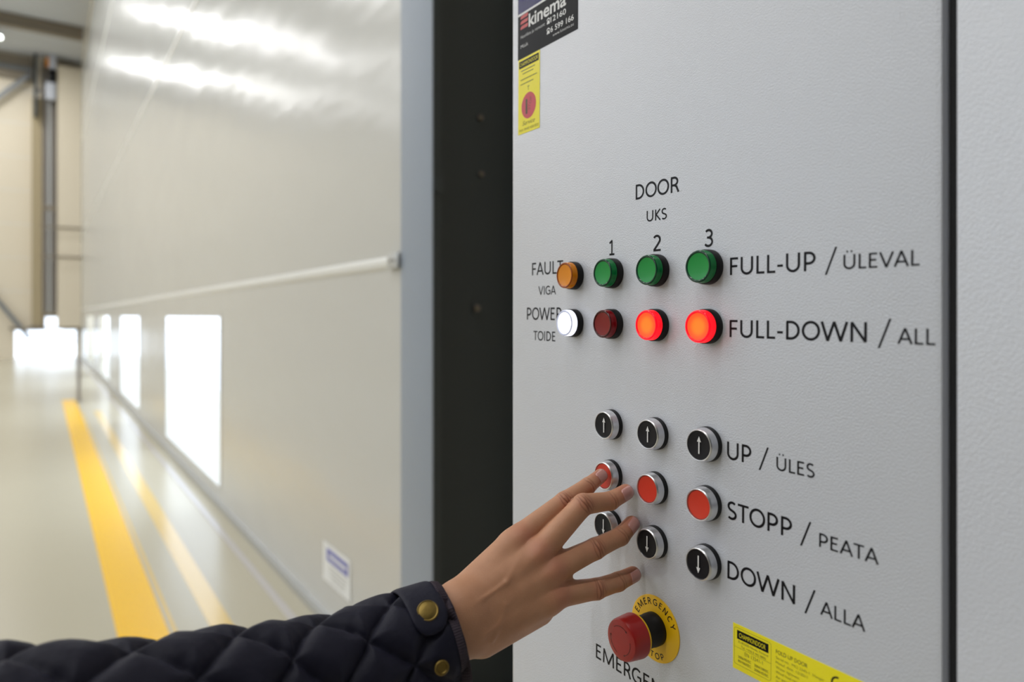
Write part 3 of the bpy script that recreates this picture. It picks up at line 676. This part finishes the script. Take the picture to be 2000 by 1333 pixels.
def surface_nets(fn, lo, hi, s):
    n = np.ceil((hi-lo)/s).astype(int)+1
    gx, gy, gz = [lo[i]+s*np.arange(n[i]) for i in range(3)]
    V = np.empty(tuple(n), np.float32)
    for i, x in enumerate(gx):
        Yg, Zg = np.meshgrid(gy, gz, indexing='ij'); Pp = np.stack([np.full(Yg.size, x), Yg.ravel(), Zg.ravel()], 1); V[i] = fn(Pp).reshape(Yg.shape)
    ins = V < 0
    acc = np.zeros(tuple(n-1)+(3,)); cnt = np.zeros(tuple(n-1))
    corners = [(a, b, c) for a in (0, 1) for b in (0, 1) for c in (0, 1)]
    sl = lambda c: V[c[0]:n[0]-1+c[0], c[1]:n[1]-1+c[1], c[2]:n[2]-1+c[2]]
    for c in corners:
        for ax in range(3):
            if c[ax]: continue
            d = list(c); d[ax] = 1; va, vb = sl(c), sl(tuple(d)); cr = (va < 0) != (vb < 0)
            t = np.where(cr, va/(va-vb+1e-12), 0)
            for k in range(3): acc[..., k] += np.where(cr, c[k]+(t if k == ax else 0), 0)
            cnt += cr
    idx = -np.ones(tuple(n-1), int); act = cnt > 0; idx[act] = np.arange(act.sum())
    ijk = np.argwhere(act); verts = lo + s*(ijk + acc[act]/cnt[act][:, None])
    faces = []
    for ax in range(3):
        o1, o2 = [(1, 2), (2, 0), (0, 1)][ax]
        a = [slice(1, n[i]-1) for i in range(3)]; a[ax] = slice(0, n[ax]-1); b = list(a); b[ax] = slice(1, n[ax])
        A_, B_ = ins[tuple(a)], ins[tuple(b)]; pos = np.argwhere(A_ != B_)
        base = pos.copy()
        for i in range(3):
            if i != ax: base[:, i] += 1
        def cell(d1, d2):
            q = base.copy(); q[:, o1] -= d1; q[:, o2] -= d2; return idx[q[:, 0], q[:, 1], q[:, 2]]
        quad = np.stack([cell(1, 1), cell(0, 1), cell(0, 0), cell(1, 0)], 1)
        flip = B_[tuple((A_ != B_).nonzero())]
        quad[flip] = quad[flip][:, ::-1]; faces.append(quad)
    return verts, np.concatenate(faces)
hv, hf = surface_nets(base_sdf, np.array([208., 430., -300.]), np.array([478., 545., -140.]), 1.35)
me = bpy.data.meshes.new('person'); me.from_pydata(hv.tolist(), [], hf.tolist()); me.update()
bm = bmesh.new(); bm.from_mesh(me)
bmesh.ops.subdivide_edges(bm, edges=bm.edges[:], cuts=1, use_grid_fill=True)
bmesh.ops.recalc_face_normals(bm, faces=bm.faces[:]); bm.to_mesh(me); bm.free()
hv = np.array([v.co for v in me.vertices], dtype=float)
inner = (hv[:, 0] > 209.5)
for it in range(4):                                      # snap onto the detailed surface
    d = full_sdf(hv); e = 0.4; g = np.stack([(full_sdf(hv+np.eye(3)[k]*e)-full_sdf(hv-np.eye(3)[k]*e))/(2*e) for k in range(3)], 1)
    L2 = np.maximum((g*g).sum(1), 0.25); hv -= np.where(inner, d/L2*0.9, 0)[:, None]*g
det = -detail(hv, True)
hv_m = hv*mm + np.array([0, 0, EYE])
org = np.array([0.30, 0.488, EYE-0.25])
me.vertices.foreach_set('co', (hv_m-org).astype(np.float32).ravel()); me.update()
for p_ in me.polygons: p_.use_smooth = True
# colour: redder knuckles and finger tips, shade painted into the creases
kn = np.zeros(len(hv))
for n, ch in FING.items():
    for j, wgt, sg_ in ((1, 0.7, 10), (2, 0.55, 7), (3, 0.35, 6), (len(ch)-1, 0.8, 9)):
        kn = np.maximum(kn, wgt*np.exp(-(np.linalg.norm(hv-np.array(ch[min(j, len(ch)-1)][:3])-DORS*6, axis=1)/sg_)**2))
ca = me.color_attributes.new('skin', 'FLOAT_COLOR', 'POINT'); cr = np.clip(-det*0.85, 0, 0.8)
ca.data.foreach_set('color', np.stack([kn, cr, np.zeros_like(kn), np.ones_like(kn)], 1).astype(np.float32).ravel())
def skin_mat():
    m = mat('skin', (196, 146, 116), 0.48, sss=0.08, bump=(1100, 0.5, 0.0005, 5), spec=0.4); nt = m.node_tree; b = nt.nodes['Principled BSDF']
    b.inputs['Subsurface Radius'].default_value = (1.0, 0.35, 0.2); b.inputs['Subsurface Scale'].default_value = 0.004
    at = nt.nodes.new('ShaderNodeVertexColor'); at.layer_name = 'skin'; sp_ = nt.nodes.new('ShaderNodeSeparateColor'); nt.links.new(at.outputs[0], sp_.inputs[0])
    tc = nt.nodes.new('ShaderNodeTexCoord'); n = nt.nodes.new('ShaderNodeTexNoise'); n.inputs['Scale'].default_value = 60; n.inputs['Detail'].default_value = 5
    nt.links.new(tc.outputs['Object'], n.inputs['Vector'])
    m0 = nt.nodes.new('ShaderNodeMix'); m0.data_type = 'RGBA'; m0.inputs['A'].default_value = (*lin((176, 126, 94)), 1); m0.inputs['B'].default_value = (*lin((202, 150, 116)), 1)
    nt.links.new(n.outputs['Fac'], m0.inputs['Factor'])
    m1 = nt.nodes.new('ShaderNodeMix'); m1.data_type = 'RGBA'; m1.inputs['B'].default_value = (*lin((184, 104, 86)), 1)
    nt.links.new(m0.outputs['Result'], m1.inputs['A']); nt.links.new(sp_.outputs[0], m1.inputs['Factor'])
    m2 = nt.nodes.new('ShaderNodeMix'); m2.data_type = 'RGBA'; m2.inputs['B'].default_value = (*lin((120, 66, 46)), 1)  # dark brown laid into the creases as painted shade
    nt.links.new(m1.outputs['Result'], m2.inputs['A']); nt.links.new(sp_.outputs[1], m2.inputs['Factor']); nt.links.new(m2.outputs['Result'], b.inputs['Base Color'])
    return m
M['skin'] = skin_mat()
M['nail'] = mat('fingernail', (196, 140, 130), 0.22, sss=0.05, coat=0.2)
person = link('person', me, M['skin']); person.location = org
tag(person, 'person reaching in from the lower left, right hand pressing a stop button, navy quilted sleeve', 'person')
# nails: thin curved shields on the last joint
for n, (back, wdn, ln) in {'index': (-2.6, 5.5, 12.5), 'middle': (-2.6, 6.0, 14), 'ring': (-2.4, 5.9, 13.5), 'little': (-2.4, 5.5, 13)}.items():
    ch = FING[n]; T = np.array(ch[-1][:3]); ax = T-np.array(ch[-2][:3]); ax /= np.linalg.norm(ax)
    dn = DORS - (DORS@ax)*ax
    tw = {'index': 0.0, 'middle': 0.15, 'ring': 0.25, 'little': 0.15}[n]
    dn /= np.linalg.norm(dn); sd = np.cross(ax, dn); dn = dn*math.cos(tw)+sd*math.sin(tw); sd = np.cross(ax, dn)
    bm = bmesh.new(); nu, nv_ = 10, 8; g = []
    pts = []
    for i in range(nu+1):
        for j in range(nv_+1):
            a = -1+2*j/nv_; u_ = i/nu
            x = -ln*0.5 + ln*u_ + back
            wq = wdn*(1 - 0.10*(1-u_))*math.sqrt(max(0.0, 1-max(0, (u_-0.80)/0.36)**2))
            wq *= math.sqrt(max(0.05, 1-max(0, (0.16-u_)/0.22)**2))
            pts.append(T + ax*x + sd*(a*wq) + dn*12.0)
    pts = np.array(pts)
    for it in range(12):                                   # drop onto the finger surface
        d = full_sdf(pts)-0.22; pts -= dn*(d*0.6)[:, None]
    edge = np.array([max(abs(-1+2*j/nv_), 0)**6 for i in range(nu+1) for j in range(nv_+1)])
    pts -= dn*(edge*0.5)[:, None]
    V_ = [bm.verts.new(Vector(q*mm) + Vector((0, 0, EYE)) - Vector(org)) for q in pts]
    for i in range(nu):
        for j in range(nv_): bm.faces.new((V_[i*(nv_+1)+j], V_[(i+1)*(nv_+1)+j], V_[(i+1)*(nv_+1)+j+1], V_[i*(nv_+1)+j+1]))
    o = link('fingernail', bm_mesh(bm, 'fingernail', True), M['nail'], person)
    md = o.modifiers.new('t', 'SOLIDIFY'); md.thickness = 0.0005; md.offset = 0

# ------------------------------------------------------------------ quilted sleeve
SLV = np.array([(274.1, 486.3, -264.0, 45), (240.0, 491.6, -270.2, 47), (198.5, 494.6, -274.5, 49), (137.0, 493.3, -273.8, 51), (55.3, 484.0, -262.0, 54), (-14.9, 483.8, -251.2, 57), (-102.7, 489.6, -238.8, 60), (-207.2, 519.0, -237.8, 62)])
seglen = np.r_[0, np.cumsum(np.linalg.norm(np.diff(SLV[:, :3], axis=0), axis=1))]
dens = np.linspace(0, seglen[-1], 400)
# smooth the centre line
cl_ = np.stack([np.interp(dens, seglen, SLV[:, k]) for k in range(4)], 1)
for it in range(60): cl_[1:-1] = (cl_[:-2]+2*cl_[1:-1]+cl_[2:])/4
def frame(s):
    c = np.array([np.interp(s, dens, cl_[:, k]) for k in range(4)]); c2 = np.array([np.interp(s+4, dens, cl_[:, k]) for k in range(3)]); c1 = np.array([np.interp(max(s-4, 0), dens, cl_[:, k]) for k in range(3)])
    T = c2-c1; T /= np.linalg.norm(T)
    if s < 12: 
        T = cl_[8, :3]-cl_[0, :3]; T /= np.linalg.norm(T)
        c = np.r_[cl_[0, :3]+T*s, c[3]]
    U = np.array([0, 0, 1.0]); U -= (U@T)*T; U /= np.linalg.norm(U); V = np.cross(T, U)
    if V @ np.array([-0.567, -0.824, 0]) < 0: V = -V
    return c, T, U, V
def quilt(s, th):
    D = 64.0; R0 = 64.0*5/(2*PI); wv = th*R0; s = s + 6*math.sin(th*1.0+0.6) + 14
    p_ = ((s+wv)/D) % 1.0; q_ = ((s-wv)/D) % 1.0
    a = min(p_, 1-p_)*2; b = min(q_, 1-q_)*2; m_ = min(a, b)
    puff = (1-(1-min(m_*1.25, 1))**2.4)**0.75
    wr = 0.5*math.sin(a*7+s*0.13)*math.exp(-b*4) + 0.5*math.sin(b*7+s*0.11)*math.exp(-a*4)
    fade = min(1, max(0, (s-10)/14))
    return (9.0*puff + 1.5*wr - 5.5)*fade + 1.2*math.sin(s*0.045+2*th)
def tube_pt(s, th, off=0.0, q=1.0):
    c, T, U, V = frame(s); r = c[3] + off + (quilt(s, th)*q if q else 0)
    p_ = c[:3] + r*(math.cos(th)*U + math.sin(th)*V*0.92)
    return Vector((p_[0]*mm, p_[1]*mm, p_[2]*mm+EYE)) - Vector(org)
NS, NT = 330, 216
Smax = seglen[-1]-2
bm = bmesh.new(); rows = []
ss = [0.0] + list(np.linspace(1.2, Smax, NS))
frames = None
for s in ss: rows.append([bm.verts.new(tube_pt(s, 2*PI*j/NT)) for j in range(NT)])
for i in range(len(rows)-1):
    for j in range(NT): bm.faces.new((rows[i][j], rows[i][(j+1) % NT], rows[i+1][(j+1) % NT], rows[i+1][j]))
# turned-in lining at the cuff
inn = [rows[0]]
for s, off in ((0.5, -2.5), (6, -3.5), (40, -4.5)): inn.append([bm.verts.new(tube_pt(s, 2*PI*j/NT, off, 0)) for j in range(NT)])
for i in range(len(inn)-1):
    for j in range(NT): bm.faces.new((inn[i+1][j], inn[i+1][(j+1) % NT], inn[i][(j+1) % NT], inn[i][j]))
def cloth_mat():
    m = mat('navy_waxed_cotton', (19, 19, 36), 0.62, bump=(110, 0.55, 0.0016, 6), spec=0.25)
    b = m.node_tree.nodes['Principled BSDF']; b.inputs['Sheen Weight'].default_value = 0.05; b.inputs['Sheen Roughness'].default_value = 0.5; b.inputs['Sheen Tint'].default_value = (0.5, 0.5, 0.75, 1)
    return m
M['cloth'] = cloth_mat()
slv = link('quilted_sleeve', bm_mesh(bm, 'quilted_sleeve', True), M['cloth'], person); slv['label'] = 'navy diamond-quilted jacket sleeve'
def patch(name, f, nu, nv_, m, parent, thick=0.0):
    bm = bmesh.new(); V_ = [[bm.verts.new(f(i/nu, j/nv_)) for j in range(nv_+1)] for i in range(nu+1)]
    for i in range(nu):
        for j in range(nv_): bm.faces.new((V_[i][j], V_[i+1][j], V_[i+1][j+1], V_[i][j+1]))
    bmesh.ops.remove_doubles(bm, verts=bm.verts[:], dist=1e-6)
    o = link(name, bm_mesh(bm, name, True), m, parent)
    if thick:
        md = o.modifiers.new('t', 'SOLIDIFY'); md.thickness = thick; md.offset = 0
    return o
# ribbed binding round the opening: a rolled tape with fine cross ribs
def bind(u_, v_):
    th = 2*PI*u_; a = PI*(1.15)*v_ - 0.35
    rib = 0.22*math.sin(th*150)
    s = 4.0 - 4.6*math.sin(a)*0.9; off = 1.0 + (1.6+rib)*math.cos(a - PI/2+1.1)
    if v_ < 0.5: pass
    s = 7.5*(1-v_*1.35) if v_ < 0.74 else 0.0
    off = 1.5+rib if v_ < 0.74 else 1.5+rib-(v_-0.74)*22
    off -= 0.8*(1-min(1, v_*8))
    return tube_pt(max(s, -0.6), th, off, 0.0 if s < 1 else 1.0)
patch('cuff_binding', bind, 900, 12, M['binding'], slv)
# strap tab with a rounded end
def tabf(u_, v_):
    a = -0.90; e = 0.93; s0, s1 = 6.5, 37.0; sc_ = (s0+s1)/2; hw = (s1-s0)/2
    th = a+(e-a)*u_
    R = 46.0; dist_end = (e-th)*R
    hwx = hw*math.sqrt(max(0, 1-max(0, (hw-dist_end)/hw)**2))
    x = -1+2*v_
    edge = max(abs(x), 0)**8
    if dist_end < hw*0.25: edge = max(edge, (1-dist_end/(hw*0.25))**3)
    s = sc_+x*hwx
    return tube_pt(s, th, 4.0 - 1.2*edge + 0.06*math.sin(s*1.9+th*9), 0.0)
tab = patch('cuff_tab', tabf, 60, 28, M['cloth'], slv, 0.0022)
def stud(name, s, th, off, prof, m, parent):
    o = link(name, lathe_me(name, [(r*mm, h*mm) for r, h in prof], 40), m, parent)
    c, T, U, V = frame(s); nrm = math.cos(th)*U + math.sin(th)*V*0.92; nrm /= np.linalg.norm(nrm); nrm = nrm + np.array([-0.1, -0.25, 0.0]); nrm /= np.linalg.norm(nrm)
    o.matrix_local = Matrix.Translation(tube_pt(s, th, off, 0.0)) @ Vector((0, -1, 0)).rotation_difference(Vector(nrm)).to_matrix().to_4x4()
    return o
sn = stud('snap_button', 21.0, 0.57, 4.4, [(8.3, -0.3), (8.3, 1.0), (7.7, 1.7), (6.9, 1.5), (6.4, 1.75), (3, 2.0), (0, 2.05)], M['brass'], slv)
sk = stud('snap_socket', 23.0, 1.42, 2.6, [(5.6, -0.3), (5.6, 0.9), (5.0, 1.5), (4.0, 1.4), (3.4, 0.5), (0, 0.4)], M['brass'], slv)
